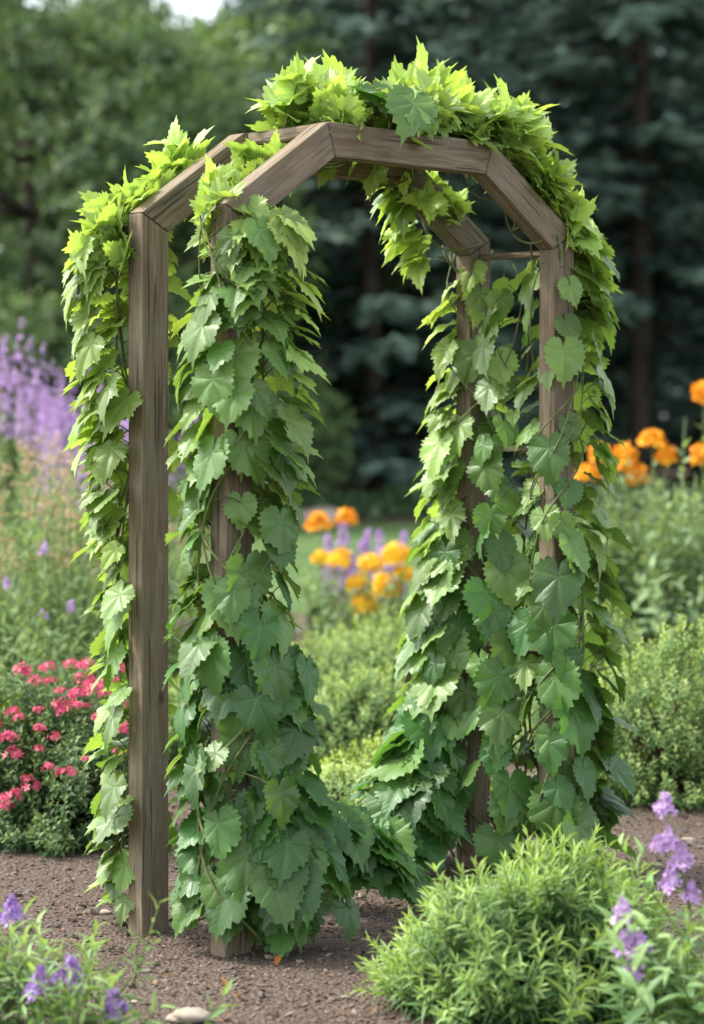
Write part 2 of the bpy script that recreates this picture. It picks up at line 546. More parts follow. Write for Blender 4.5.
# ------------------------------------------------------------------ the vines
class Vine:
    def __init__(s, label, loc, seed):
        s.root = thing('climbing_vine', label, 'vine', tuple(loc), 'vines climbing the garden arch')
        s.o = np.array(loc, float); s.leaf, s.stem = Geo(), Geo(); s.r = np.random.default_rng(seed); s.spine = []

    def twine(s, pts, rad0, rad1, n=3, thick=(.0045, .002), turns=2.5):
        pts = np.asarray(pts, float)
        for k in range(n):
            T = np.linspace(0, 1, 60)
            seg = np.linspace(0, 1, len(pts))
            c = np.stack([np.interp(T, seg, pts[:, i]) for i in range(3)], 1)
            d = unit(np.gradient(c, axis=0)); a = unit(np.cross(d, np.array([.3, -.9, .2]))); b = np.cross(d, a)
            ph = s.r.uniform(0, 6.28) + T * turns * 6.28 * s.r.choice([-1, 1]) + .5 * np.sin(T * 17 + k)
            rr = (rad0 + (rad1 - rad0) * T)[:, None]
            p = c + rr * (a * np.cos(ph)[:, None] + b * np.sin(ph)[:, None])
            tube(s.stem, p, np.linspace(*thick, 60), 5, (s.r.uniform(), 0, 0))
            s.spine.append(p)

    def place(s, base, t, n, size, young, deep=0):
        """base (N,3) petiole attachment points; tips t; normals n"""
        N = len(base); r = s.r
        tint = np.stack([r.uniform(0, 1, N), np.clip(young, 0, 1), r.uniform(0, 1, N) ** 2 * .5], -1)
        Rm = basis(t, n)
        w = r.integers(0, 10, N)
        isy = np.clip(young, 0, 1) > r.uniform(.25, .6, N)
        wid = np.stack([size * r.uniform(.90, 1.10, N), size, size], -1)
        for i in range(10):
            for flag, PR in ((True, YLEAF), (False, LEAF)):
                m = (w == i) & (isy == flag)
                s.leaf.inst(PR[i], base[m], Rm[m], wid[m], tint[m])
        return base

    def petioles(s, base, Rm_t, size, frac=.6, reach=.22):
        if not s.spine: return
        S = np.concatenate(s.spine)
        for b, t, z in zip(base, Rm_t, size):
            if s.r.uniform() > frac: continue
            d = np.linalg.norm(S - (b - np.array([0, 0, .03])), axis=1)
            j = np.argmin(d + s.r.uniform(0, .03, len(d)))
            if d[j] > reach or d[j] < .01: continue
            q = S[j]; mid = (q + b) / 2 + np.array([0, 0, .02]) + s.r.normal(0, .006, 3)
            u = np.linspace(0, 1, 5)[:, None]
            p = (1 - u) ** 2 * q + 2 * u * (1 - u) * mid + u * u * b
            tube(s.stem, p, .0017, 3, (s.r.uniform(.4, 1), 0, 0))

    def shingle(s, pts, n, ang, spread, rad, size, young, elev=(5, 45), splay=.35, roll=.35, pet=.5, uniform=True, thin=True):
        """leaves hanging in overlapping courses round a path; ang = mean compass of outward side (deg)"""
        r = s.r; pts = np.asarray(pts, float)
        n = int(n * .84)
        T = (np.arange(n) + r.uniform(0, 1, n)) / n
        seg = np.linspace(0, 1, len(pts))
        c = np.stack([np.interp(T, seg, pts[:, i]) for i in range(3)], 1)
        a = np.radians(ang + (r.uniform(-spread, spread, n) if uniform else r.normal(0, spread, n)))
        o = np.stack([np.cos(a), np.sin(a), np.zeros(n)], 1)
        lerp = lambda v: v[0] + (v[1] - v[0]) * T if np.ndim(v) else np.full(n, v)
        rr = lerp(rad) * r.uniform(.60, 1.05, n)
        sz = lerp(size) * r.uniform(.58, 1.06, n) * 1.17
        face = np.clip(-o[:, 1], 0, 1) ** .7
        e = np.radians(np.clip(r.uniform(elev[0] + 6, elev[1], n) + 28 * (1 - face), 0, 78))
        nn = o * np.cos(e)[:, None] + Z * np.sin(e)[:, None] + r.normal(0, .19, (n, 3))
        side = np.cross(Z, o)
        t = -Z * np.cos(e)[:, None] + o * np.sin(e)[:, None] + side * (r.normal(0, roll, n) * (1 - .4 * face))[:, None]
        Rm = basis(t, nn)
        tt = Rm[:, :, 1]
        base = c + o * rr[:, None] - tt * (sz * .35)[:, None]
        low = base + tt * sz[:, None]
        ok = (low[:, 2] > .012) & (base[:, 2] > .02)
        y = lerp(young) + r.normal(0, .1, n)
        base, tt, sz, y, nn = base[ok], tt[ok], sz[ok], y[ok], nn[ok]
        if thin:
            ctr = base + tt * (sz * .4)[:, None]
            keep = np.ones(len(ctr), bool)
            for p in (AL, AR, BR):
                dx = np.abs(ctr[:, 0] - p[0] * ctr[:, 1] / p[1]); fr = (ctr[:, 1] < p[1] + .02) & (ctr[:, 1] > p[1] - .35)
                pr = np.where((ctr[:, 2] > .95) & (p[0] > .5), .40, .20) if p[0] != BR[0] else .25
                keep &= ~(fr & ((p[0] > -.2) | (ctr[:, 2] < 1.42)) & (dx < .062) & (r.uniform(0, 1, len(ctr)) < pr))
            base, tt, sz, y, nn = base[keep], tt[keep], sz[keep], y[keep], nn[keep]
        s.place(base, tt, nn, sz, y)
        s.petioles(base, tt, sz, pet)

    def shoots(s, pts, n, dirs, dj, length, K, size, young=(.75, 1), off=.03, beta=(85, 30)):
        """upright tufts of young leaves along a path"""
        r = s.r; pts = np.asarray(pts, float)
        T = (np.arange(n) + r.uniform(0, 1, n)) / n; seg = np.linspace(0, 1, len(pts))
        c = np.stack([np.interp(T, seg, pts[:, i]) for i in range(3)], 1) + r.normal(0, off, (n, 3))
        D = unit(np.asarray(dirs, float) + r.normal(0, dj, (n, 3)))
        Ls = r.uniform(*length, n)
        for i in range(n):
            tube(s.stem, c[i] + D[i] * np.linspace(-.03, Ls[i], 4)[:, None], [.003, .003, .0022, .0012], 4, (.8, 0, 0))
        sprigs(s.leaf, YLEAF, c, D, Ls, K, size, r, beta, young, .25, zlift=.4, jit=.3, warm=.05)

    def done(s):
        s.stem.build('stem', M['vstem'], s.root, origin=s.o)
        s.leaf.build('foliage', M['vine'], s.root, origin=s.o)


def post_xy(a, s): return frame_pt(a, 0, s)
AL, BL, AR, BR = post_xy(0, 0), post_xy(0, AS), post_xy(AW, 0), post_xy(AW, AS)
FRONT = -90


def line(p, z0, z1, off0=(0, 0), off1=None):
    off1 = off0 if off1 is None else off1
    return [p + np.array([off0[0], off0[1], z0]), p + np.array([off1[0], off1[1], z1])]


# front left post
v = Vine('dense vine wrapping the front left post of the arch, spilling onto the soil', AL, 11)
v.twine(line(AL, 0, 1.85), .085, .08, 4)
v.shingle(line(AL, .04, 1.86, (.06, .02), (.03, 0)), 54, -10, 70, (.17, .11), (.098, .074), (.0, .25), (0, 40))
v.shingle(line(AL, .04, 1.86, (.02, 0)), 34, -130, 40, (.14, .12), (.094, .074), (.0, .25), (0, 35))
v.shingle(line(AL, .04, 1.80, (.02, 0)), 17, -85, 30, (.10, .09), (.105, .08), (.0, .2), (0, 25))
v.shingle(line(AL, .06, 1.86, (.03, .03)), 85, 90, 90, (.15, .11), (.09, .07), (.15, .5), (0, 50), pet=.2)
v.shingle(line(AL, .06, 1.7, (.03, 0)), 60, -40, 150, (.07, .06), (.07, .055), (.1, .4), (0, 60), pet=.8)
v.shingle([AL + (.12, .06, .75), AL + (.10, .04, .35), AL + (.16, .10, .06)], 60, -60, 100, (.10, .17), (.095, .105), .0, (5, 50))
ml = at(325, 900, 6.1); ml[2] = 0
v.shingle([AL + (.12, .05, .30), ml + (.02, .02, .22), ml + (.15, .08, .06)], 75, -75, 95, (.10, .15), (.10, .11), .0, (15, 65), .5)
v.shingle(line(AL, .08, 1.6, (-.05, .05)), 56, -165, 50, (.09, .08), (.088, .072), (.05, .4), (0, 50), .6)
v.shingle(line(AL, .2, 1.7, (-.07, .13)), 26, -120, 60, (.04, .04), (.075, .065), (.3, .7), (0, 50), .5)
# top cascade where the vine meets the front left corner
K1 = frame_pt(.02, 1.84, -.0)
v.shingle([K1 + (.04, 0, -.28), K1 + (.03, 0, -.08), K1 + (.04, 0, .0)], 60, -85, 120, (.12, .05), (.088, .08), (.25, .75), (25, 75), .5)
v.shingle([AL + (.06, .0, 1.1), AL + (.09, .0, 1.85)], 30, 0, 45, (.12, .13), (.08, .085), (.35, .85), (10, 50), .7)
v.shoots([frame_pt(.0, 1.80, .02), frame_pt(.10, 1.88, .16)], 9, (-.1, -.5, .5), .4, (.03, .08), 5, .07)
v.done()

# rear left post
v = Vine('pale green vine on the outer side of the bare left post', BL, 12)
v.twine(line(BL, 0, 1.85, (-.06, .04)), .025, .03, 3)
v.shingle(line(BL, .85, 1.85, (-.045, .04), (-.05, .05)), 66, 160, 55, (.095, .12), (.078, .085), (.5, .75), (5, 50), .9)  # raised young values here also paint a backlit yellow-green into the leaves
v.shingle(line(BL, .08, .9, (-.045, .04)), 34, 165, 50, (.085, .095), (.08, .08), (.3, .5), (5, 50), .9)
v.shingle(line(BL, .1, 1.85, (.0, .05)), 54, 90, 70, (.08, .10), (.075, .08), (.3, .7), (0, 50), .5)
v.shingle(line(BL, 1.0, 1.80, (-.08, .02), (-.10, .03)), 46, 190, 55, (.07, .12), (.08, .088), (.45, .85), (10, 50), .8)
v.shingle(line(BL, .25, 1.5, (-.03, -.02)), 14, 215, 20, (.09, .09), (.085, .08), (.2, .5), (10, 40), .7)
v.shingle(line(BL, .05, .35, (-.04, .03)), 14, 180, 80, (.08, .08), (.07, .07), (.4, .6), (10, 60), .6)
kB, tB = frame_pt(-.05, 1.87, AS), frame_pt(RUN - .08, 2.06, AS)
v.shoots([kB + (-.08, .02, -.14), kB + (-.05, .05, -.04), (kB + tB) / 2 + (-.05, .06, -.03), tB + (-.05, .06, -.03)], 30, (-.85, .3, .30), .35, (.02, .07), 5, .080, off=.02)
v.shingle([kB + (-.06, .03, -.16), tB + (-.06, .08, -.10)], 30, 160, 60, (.06, .08), (.08, .08), (.5, .9), (15, 60), .8)
v.shoots([frame_pt(.10, 1.88, AS * .5), frame_pt(.30, 2.03, AS * .5)], 11, (-.1, -.2, .6), .45, (.02, .06), 5, .062)
v.done()

# front right post, continuing along the outside of the right brace
v = Vine('vine on the right post of the arch, its upper timber left bare', AR, 13)
v.twine(line(AR, 0, 1.85), .08, .075, 4)
v.twine([AR + (.02, .02, 1.8), frame_pt(AW - RUN, 2.1, .1)], .05, .05, 2)
v.shingle(line(AR, .05, 1.85, (.05, .05), (.04, .04)), 94, 25, 58, (.15, .13), (.10, .085), (.05, .45), (0, 45), .5)
v.shingle(line(AR, .05, 1.05), 24, -85, 50, (.13, .11), (.105, .095), (.0, .1), (0, 24))
v.shingle(line(AR, 1.0, 1.75), 9, -95, 35, (.09, .09), (.085, .075), (.1, .3), (0, 30))
v.shingle(line(AR, .08, 1.8, (-.02, .05)), 40, 165, 60, (.11, .07), (.095, .07), (.1, .4), (0, 45))
v.shingle(line(AR, .06, 1.6), 50, 90, 160, (.07, .06), (.07, .06), (.15, .4), (0, 60))
kA, tA = frame_pt(AW + .05, 1.87, 0), frame_pt(AW - RUN + .03, 2.12, .02)
v.shingle([kA + (.02, .03, -.25), kA + (.0, .04, .02), tA + (.02, .08, .02)], 80, 20, 65, (.07, .07), (.088, .085), (.35, .85), (15, 60), .8)
v.shoots([kA + (.02, .06, -.02), tA + (.0, .10, .0)], 26, (.75, .1, .6), .35, (.03, .09), 5, .098, off=.03)
v.done()

# rear right post: column, curtain between the posts, and everything on top
v = Vine('vine on the rear right post, carrying bright young leaves over the top of the arch', BR, 14)
v.twine(line(BR, 0, 1.85), .08, .08, 3)
v.twine([BR + (.1, -.08, 0), BR + (.11, -.1, 1.8)], .05, .05, 3)
v.twine([BR + (0, 0, 1.8), frame_pt(AW - RUN, 2.05, AS), frame_pt(RUN, 2.1, AS * .6)], .05, .05, 3)
v.shingle(line(BR, .05, 1.35, (-.06, .0), (-.02, 0)), 92, 190, 60, (.20, .11), (.10, .082), (.1, .55), (5, 50), .5)
v.shingle(line(BR, .05, 1.0, (-.05, -.03), (-.02, 0)), 34, -115, 40, (.17, .11), (.105, .092), (.0, .2), (0, 34))
v.shingle(line(BR, 1.0, 1.8, (0, 0)), 26, -110, 80, (.09, .08), (.08, .07), (.2, .5), (5, 40))
v.shingle(line(BR, 1.25, 1.7, (-.03, 0)), 14, 185, 40, (.09, .07), (.085, .08), (.6, .9), (10, 50), .8)
mid = (AR + BR) / 2
v.shingle(line(mid, .05, 1.70, (-.06, -.05), (-.05, .03)), 44, -105, 50, (.12, .05), (.10, .08), (.0, .3), (0, 34))
v.shingle(line(mid, .1, 1.78, (0, 0)), 34, -110, 150, (.06, .05), (.066, .05), (.1, .5), (0, 60), .8)
v.shingle(line(BR, .06, 1.6), 60, 100, 100, (.13, .09), (.09, .07), (.3, .6), (0, 50), .2)
mr = at(415, 880, 6.55); mr[2] = 0
v.shingle([BR + (-.12, -.05, .45), mr + (0, 0, .25), mr + (-.08, -.05, .05)], 75, -105, 90, (.10, .17), (.10, .105), (.0, .05), (10, 60), .5)
# under the rear right brace, hanging to the inside
b0, b1 = frame_pt(AW - RUN - .03, 2.06, AS), frame_pt(AW - .06, 1.85, AS)
v.shingle([b0 + (.0, .0, .0), (b0 + b1) / 2 + (-.05, 0, -.05), b1 + (-.09, 0, -.08)], 28, 195, 60, (.03, .05), (.088, .085), (.55, .9), (10, 50), .5)
v.shoots([frame_pt(AW - RUN + .04, 2.06, AS * .9), frame_pt(AW - .1, 1.93, AS * 1.0)], 6, (.1, .2, .6), .5, (.04, .10), 5, .075)
# the top
q0, q1 = frame_pt(RUN + .06, 2.115, AS * .55), frame_pt(AW - RUN + .08, 2.115, AS * .55)
v.shoots([q0 + (.0, 0, .01), q1], 42, (.0, -.05, 1), .42, (.05, .14), 5, .114, off=.035, beta=(80, 20))
q2, q3 = frame_pt(RUN + .07, 2.13, .03), frame_pt(AW - RUN + .06, 2.13, .03)
v.shoots([q2, q3], 18, (.15, -.3, 1), .45, (.03, .09), 4, .105, off=.025)
v.shingle([q2 + (0.08, 0.03, .07), q3 + (0, 0.03, .06)], 26, -80, 60, (.03, .04), (.075, .08), (.25, .7), (30, 75), .8)
v.shoots([q3 + (-.02, .04, .02), q3 + (.06, .06, -.06)], 12, (.6, 0, .8), .35, (.05, .11), 5, .105)
v.shingle([q2 + (.17, -.03, .01), q2 + (.22, -.03, .01), q3 + (-.12, -.03, .01), q3 + (-.04, -.03, .01)], 7, -80, 20, (.035, .035), (.085, .085), (.25, .3), (15, 40), .3)
v.shingle([frame_pt(RUN + .1, 2.02, AS * .9), frame_pt(AW - RUN, 2.02, AS * .9)], 5, -90, 40, (.02, .02), (.07, .07), (.7, .9), (10, 40), .3)
v.done()

# ------------------------------------------------------------------ shrubs
def mound_pts(r, n, rx, ry, hh, lump=.16, lo=-.05):
    d = unit(r.normal(size=(n * 3, 3))); d = d[d[:, 2] > lo][:n]
    f = np.ones(len(d))
    for _ in range(6):
        k = unit(r.normal(size=3)) * r.uniform(3, 7); f += lump * .4 * np.sin(d @ k + r.uniform(0, 6))
    dep = r.uniform(.5, 1, len(d)) ** .6
    p = d * np.array([rx, ry, hh]) * (f * dep)[:, None]
    p[:, 2] = np.maximum(p[:, 2], .02)
    return p, d, dep


def shrub(name, label, cat, loc, rx, ry, hh, n, K, L, size, mat, protos, seed, group=None, beta=(75, 25), young=(0, 1), upb=.7, stemmat='woody', tall=.0, lump=.16):
    r = np.random.default_rng(seed)
    root = thing(name, label, cat, tuple(loc), group)
    p, d, dep = mound_pts(r, n, rx, ry, hh, lump)
    D = unit(d * np.array([1, 1, .6]) + np.array([0, 0, upb]) + r.normal(0, .25, d.shape))
    Ls = r.uniform(*L, len(p)); Ls *= 1 + tall * (r.uniform(0, 1, len(p)) > .93)
    base = p - D * Ls[:, None] * .7; base[:, 2] = np.maximum(base[:, 2], .01)
    gl, gs = Geo(), Geo()
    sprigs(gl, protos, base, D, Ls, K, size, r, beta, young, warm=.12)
    for i in range(0, len(p), max(1, len(p) // 160)):
        st = np.array([r.normal(0, rx * .12), r.normal(0, ry * .12), 0])
        u = np.linspace(0, 1, 4)[:, None]
        mid = (st + base[i]) / 2 + np.array([0, 0, hh * .15])
        tube(gs, (1 - u) ** 2 * st + 2 * u * (1 - u) * mid + u * u * base[i], [.006, .005, .004, .002], 4)
        tube(gs, base[i] + D[i] * np.linspace(0, Ls[i], 3)[:, None], [.002, .0016, .001], 3)
    gl.build('foliage', M[mat], root); gs.build('stem', M[stemmat], root)
    return root, p, d, dep, r


shrub('leafy_shrub', 'bright green bushy plant with narrow pointed leaves in the right foreground', 'shrub', (.41, 5.12, 0), .345, .32, .385,
      520, 22, (.09, .18), .060, 'shrub', LANCE, 31, beta=(85, 20), young=(-.15, 1), stemmat='green_stem', tall=.3)

G = 'low fine leaved green mounds'
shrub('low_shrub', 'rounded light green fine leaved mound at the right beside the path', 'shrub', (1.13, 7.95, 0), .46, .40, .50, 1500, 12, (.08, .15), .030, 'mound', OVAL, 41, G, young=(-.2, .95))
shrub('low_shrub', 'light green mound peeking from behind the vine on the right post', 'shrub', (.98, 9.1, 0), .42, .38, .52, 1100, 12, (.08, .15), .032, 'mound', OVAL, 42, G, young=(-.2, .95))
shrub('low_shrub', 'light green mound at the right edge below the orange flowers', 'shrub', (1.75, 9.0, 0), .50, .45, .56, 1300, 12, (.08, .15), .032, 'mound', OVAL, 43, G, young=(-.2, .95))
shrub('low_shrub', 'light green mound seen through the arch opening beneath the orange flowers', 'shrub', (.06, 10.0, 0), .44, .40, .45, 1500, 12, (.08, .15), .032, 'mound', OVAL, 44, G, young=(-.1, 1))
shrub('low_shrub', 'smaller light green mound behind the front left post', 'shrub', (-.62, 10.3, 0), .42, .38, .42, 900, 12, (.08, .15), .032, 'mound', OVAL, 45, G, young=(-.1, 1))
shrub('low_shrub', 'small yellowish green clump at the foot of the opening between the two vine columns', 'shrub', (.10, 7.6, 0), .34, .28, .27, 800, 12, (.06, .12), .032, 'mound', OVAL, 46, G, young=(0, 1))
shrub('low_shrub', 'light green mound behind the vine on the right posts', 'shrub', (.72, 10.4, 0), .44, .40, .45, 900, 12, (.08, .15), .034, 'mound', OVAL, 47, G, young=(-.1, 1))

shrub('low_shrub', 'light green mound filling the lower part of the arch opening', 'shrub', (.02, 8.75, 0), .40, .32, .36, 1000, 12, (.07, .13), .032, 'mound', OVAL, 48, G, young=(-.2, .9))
shrub('low_shrub', 'light green mound low behind the front left vine column', 'shrub', (-.62, 8.9, 0), .38, .32, .34, 800, 12, (.07, .13), .032, 'mound', OVAL, 49, G, young=(-.2, .9))
# red flowering shrub
FL5 = floret(5, .75, .25); FL4 = floret(4, .6, .45)


def flower_ball(name, mat, seed, rad, n, fsz, proto, squash=.7):
    r = np.random.default_rng(seed); gq = Geo()
    d = unit(r.normal(size=(n, 3))); d[:, 2] = np.abs(d[:, 2]) * 1.0 - .25; d = unit(d)
    P = d * np.array([1, 1, squash]) * rad * r.uniform(.6, 1.08, (n, 1))
    Rm = basis(np.cross(d, unit(r.normal(size=(n, 3)))), d + r.normal(0, .25, (n, 3)))
    gq.inst(proto, P, Rm, fsz * r.uniform(.7, 1.2, n), np.stack([r.uniform(0, 1, n), np.zeros(n), np.zeros(n)], 1))
    o = gq.build(name, M[mat]); me = o.data
    bpy.data.objects.remove(o)
    return me


REDB = [flower_ball('flower_cluster', 'red', 60 + i, .030, 17, .0125, floret(5, .5, .3)) for i in range(3)]
ORB = [flower_ball('flower_head', 'orange', 70 + i, .062, 52, .027, FL4, 1.1) for i in range(3)]


GOLD = [flower_ball('flower_head', 'golden', 75 + i, .066, 60, .027, FL4, 1.0) for i in range(3)]


def put(name, me, parent, loc, sc=1., rz=0., tilt=0):
    o = link(name, me, parent); o.location = tuple(loc); o.rotation_euler = (tilt, tilt * .6, rz); o.scale = (sc,) * 3
    return o


def red_shrub(label, loc, rx, ry, hh, n, nfl, seed):
    root, p, d, dep, r = shrub('flowering_shrub', label, 'flowering shrub', loc, rx, ry, hh, n, 11, (.08, .14), .036, 'redleaf', OVAL, seed,
                               'red flowered shrubs', young=(-.3, .75), lump=.2)
    sc = d[:, 2] * .9 - .55 * d[:, 1] + r.uniform(0, .55, len(d))
    idx = [i for i in np.argsort(-sc) if dep[i] > .85]
    done = []
    for i in idx:
        q = p[i] + d[i] * .03 + np.array([0, 0, .035])
        if any(np.linalg.norm(q - w) < .042 for w in done): continue
        done.append(q)
        put('flower_cluster', REDB[i % 3], root, q, r.uniform(.45, 1.1), r.uniform(0, 6))
        if len(done) >= nfl: break
    for i in r.choice(len(p), 60, False):          # lower, scattered ones
        if dep[i] > .9 and d[i, 1] < -.2 and d[i, 2] < .5 and len(done) < nfl + 8:
            q = p[i] + d[i] * .04; done.append(q)
            put('flower_cluster', REDB[i % 3], root, q, r.uniform(.6, 1.1), r.uniform(0, 6))


red_shrub('dark green shrub dotted with coral red flower clusters, left of the arch', (-.93, 7.15, 0), .36, .32, .545, 1300, 52, 51)
red_shrub('coral red flowering shrub cut by the left edge of the picture', (-1.45, 7.45, 0), .34, .32, .56, 900, 36, 52)

# ------------------------------------------------------------------ flower spikes and herbaceous plants
def spike_mesh(seed, ln, rad, n, fsz, mat='purple'):
    r = np.random.default_rng(seed); gq = Geo()
    s = r.uniform(0, 1, n); s = np.sort(s)
    a = r.uniform(0, 6.28, n)
    w = rad * (np.clip(1.15 - s, .12, 1)) * np.clip(s * 6 + .5, 0, 1) * r.uniform(.55, 1.1, n)
    o = np.stack([np.cos(a), np.sin(a), np.zeros(n)], 1)
    P = o * w[:, None] + Z * (s * ln)[:, None] + r.normal(0, .002, (n, 3))
    nn = o + Z * .5 + r.normal(0, .25, (n, 3))
    gq.inst(FL4, P, basis(np.cross(nn, Z), nn), fsz * (1.15 - .6 * s) * r.uniform(.75, 1.25, n), np.stack([np.clip(r.normal(.5, .25, n), 0, 1), s * 0, s * 0], 1))
    ob = gq.build('flower_spike', M[mat]); me = ob.data; bpy.data.objects.remove(ob)
    return me


SPK = [spike_mesh(80 + i, .085, .025, 75, .0105) for i in range(3)]          # dense short spikes
TSPK = [spike_mesh(90 + i, .42, .055, 36, .021) for i in range(3)]           # tall border spikes
DSPK = [spike_mesh(92 + i, .30, .05, 130, .02) for i in range(2)]
LUMP = [spike_mesh(87 + i, .05, .026, 46, .0115) for i in range(3)]
VLUMP = [spike_mesh(84 + i, .05, .024, 80, .0105, 'violet') for i in range(3)]
MINI = [spike_mesh(95 + i, .05, .016, 26, .011) for i in range(2)]
SEED = [flower_ball('seed_head', 'tan', 97 + i, .032, 26, .016, DIA[0], 1.5) for i in range(3)]


def herb(name, label, cat, loc, tops, r, mat, protos, size, K, beta, headfn=None, group=None, young=(0, .8), stemmat='green_stem', thick=.004, foot=.04, extra=0, extra_h=.3, extra_r=.1, taper=.35, start=.05, leafstop=.9):
    """a clump of leafy stems from one crown; tops = stem tips relative to loc"""
    root = thing(name, label, cat, tuple(loc), group)
    gl, gs = Geo(), Geo()
    tops = np.asarray(tops, float)
    base = np.concatenate([r.normal(0, foot, (len(tops), 2)), np.zeros((len(tops), 1))], 1)
    D = tops - base; L = np.linalg.norm(D, axis=1)
    for i in range(len(tops)):
        u = np.linspace(0, 1, 6)[:, None]
        tube(gs, base[i] + D[i] * u, np.linspace(thick, thick * .45, 6), 4)
    sprigs(gl, protos, base, D, L * leafstop, K, size, r, beta, young, taper, start=start, warm=.05)
    if extra:
        e = np.concatenate([r.normal(0, extra_r, (extra, 2)), np.abs(r.normal(0, extra_h * .25, (extra, 1)))], 1)
        De = unit(np.concatenate([r.normal(0, .45, (extra, 2)), np.ones((extra, 1))], 1))
        Le = extra_h * r.uniform(.5, 1.1, extra)
        for i in range(extra): tube(gs, e[i] + De[i] * np.linspace(0, Le[i], 3)[:, None], [thick * .7, thick * .5, thick * .25], 3)
        sprigs(gl, protos, e, De, Le, max(8, K // 2), size, r, beta, young, taper, start=start, warm=.05)
    gs.build('stem', M[stemmat], root); gl.build('foliage', M[mat], root)
    if headfn:
        for i in range(len(tops)): headfn(root, tops[i], D[i] / L[i], i, r)
    return root


def spike_head(mesh, sc=1., back=.0):
    def f(root, top, d, i, r):
        o = link('flower_spike', mesh[i % len(mesh)], root)
        o.rotation_euler = Vector(d).to_track_quat('Z', 'Y').to_euler()
        o.location = tuple(top - d * back); s_ = sc * r.uniform(.85, 1.15); o.scale = (s_,) * 3
    return f


def ball_head(mesh, name, sc=1., drop=0.):
    def f(root, top, d, i, r):
        put(name, mesh[i % len(mesh)], root, top - d * drop, sc * r.uniform(.8, 1.15), r.uniform(0, 6), r.normal(0, .2))
    return f


r = np.random.default_rng(300)
# foreground right: tall lilac spikes, a bit nearer than the focus
loc = np.array([.70, 4.72, 0])
tp = [at(690, 905, 4.70) - loc, at(632, 978, 4.66) - loc]
o = herb('flowering_plant', 'tall lilac flowered plant with broad pale leaves at the lower right corner', 'flower', loc, tp, r, 'herb', [blade(.27, 4, .3, .4), blade(.24, 4, .5, .4)], .085, 26, (70, 35),
         None, 'lilac flowered plants in the foreground', (.1, .9), extra=30, extra_h=.34, extra_r=.085, foot=.02)
for k, (px, py) in enumerate([(692, 892), (672, 880), (682, 858), (668, 838), (657, 842), (664, 806)]):
    q = at(px, py + 8, 4.70) - loc; put('flower_spike', LUMP[k % 3], o, q, (.75, .85, .95, .8, .65, .85)[k], k, -.12)
for k, (px, py) in enumerate([(634, 968), (640, 945), (626, 945), (622, 912)]):
    q = at(px, py + 8, 4.66) - loc; put('flower_spike', LUMP[k % 3], o, q, (.85, .95, .95, .9)[k], k, -.1)
gs = Geo(); tube(gs, [at(690, 910, 4.70) - loc, at(678, 850, 4.7) - loc, at(665, 795, 4.7) - loc], [.003, .0025, .0015], 4)
gs.build('stem', M['green_stem'], o)
# foreground left clump
for lab, loc, tops, ex in (
    ('short violet flowered plant at the lower left corner', (-.80, 4.85, 0), [(12, 925), (-25, 950), (50, 985)], 34),
    ('low violet flowered plant sprawling beside the gravel, with a single bloom near the soil', (-.60, 4.66, 0), [(68, 990), (115, 1018), (40, 1000)], 26)):
    loc = np.array(loc)
    tops = [at(px, py, loc[1] + .02) - loc for px, py in tops]
    herb('flowering_plant', lab, 'flower', loc, tops, r, 'herb', LANCE, .07, 18, (75, 35), lambda ro, t, dd, i, rr: put('flower_spike', VLUMP[i % 3], ro, t + dd * .012 + (0, -.02, 0), rr.uniform(1.0, 1.25), rr.uniform(0, 6), rr.normal(0, .12)), 'violet flowered plants in the foreground',
         (.1, .9), extra=ex + 14, extra_h=.22, extra_r=.075, foot=.03)

# tan seeding meadow plants, left
labs = ['tan seeding meadow plant against the left picture edge', 'tall tan meadow plant second from the left edge', 'straw coloured meadow plant in the middle of the left bed',
        'seeding meadow plant beside the bare left post', 'shorter green meadow plant with violet blooms behind the red shrub', 'straw topped meadow plant behind the left vine leaves',
        'tan meadow plant beyond the left edge of the bed']
for k, (px, d, hgt) in enumerate([(5, 9.6, 1.12), (38, 10.2, 1.22), (70, 9.8, 1.05), (112, 10.3, 1.05), (40, 9.0, .75), (148, 10.6, 1.0), (-40, 10.2, 1.2)]):
    loc = at(px, HOR, d); loc[2] = 0
    n = 26
    tops = np.stack([r.normal(0, .17, n), r.normal(0, .15, n), hgt * r.uniform(.62, 1.06, n)], 1)
    if k == 4:
        herb('meadow_plant', labs[k], 'plant', loc, tops[:16], r, 'meadow', LANCE, .075, 26, (70, 30), lambda ro, t, dd, i, rr: spike_head(MINI, 1.)(ro, t, dd, i, rr) if i < 6 else None, 'seeding meadow plants', (0, .6), extra=50, extra_h=.55, extra_r=.17)
    else:
        herb('meadow_plant', labs[k], 'plant', loc, tops, r, 'meadow', LANCE, .075, 34, (70, 30),
             None, 'seeding meadow plants', (0, .7), extra=55, extra_h=.65, extra_r=.17, thick=.0045)
        root = bpy.context.scene.objects[-1]
        par = [o_ for o_ in COL.objects if o_.get('label') == labs[k]][0]
        for i in range(n):
            for q in range(2):
                put('seed_head', SEED[(i + q) % 3], par, tops[i] * (1 - .055 * q) + np.array([r.normal(0, .025), r.normal(0, .025), 0]), r.uniform(.55, 1.0), r.uniform(0, 6))

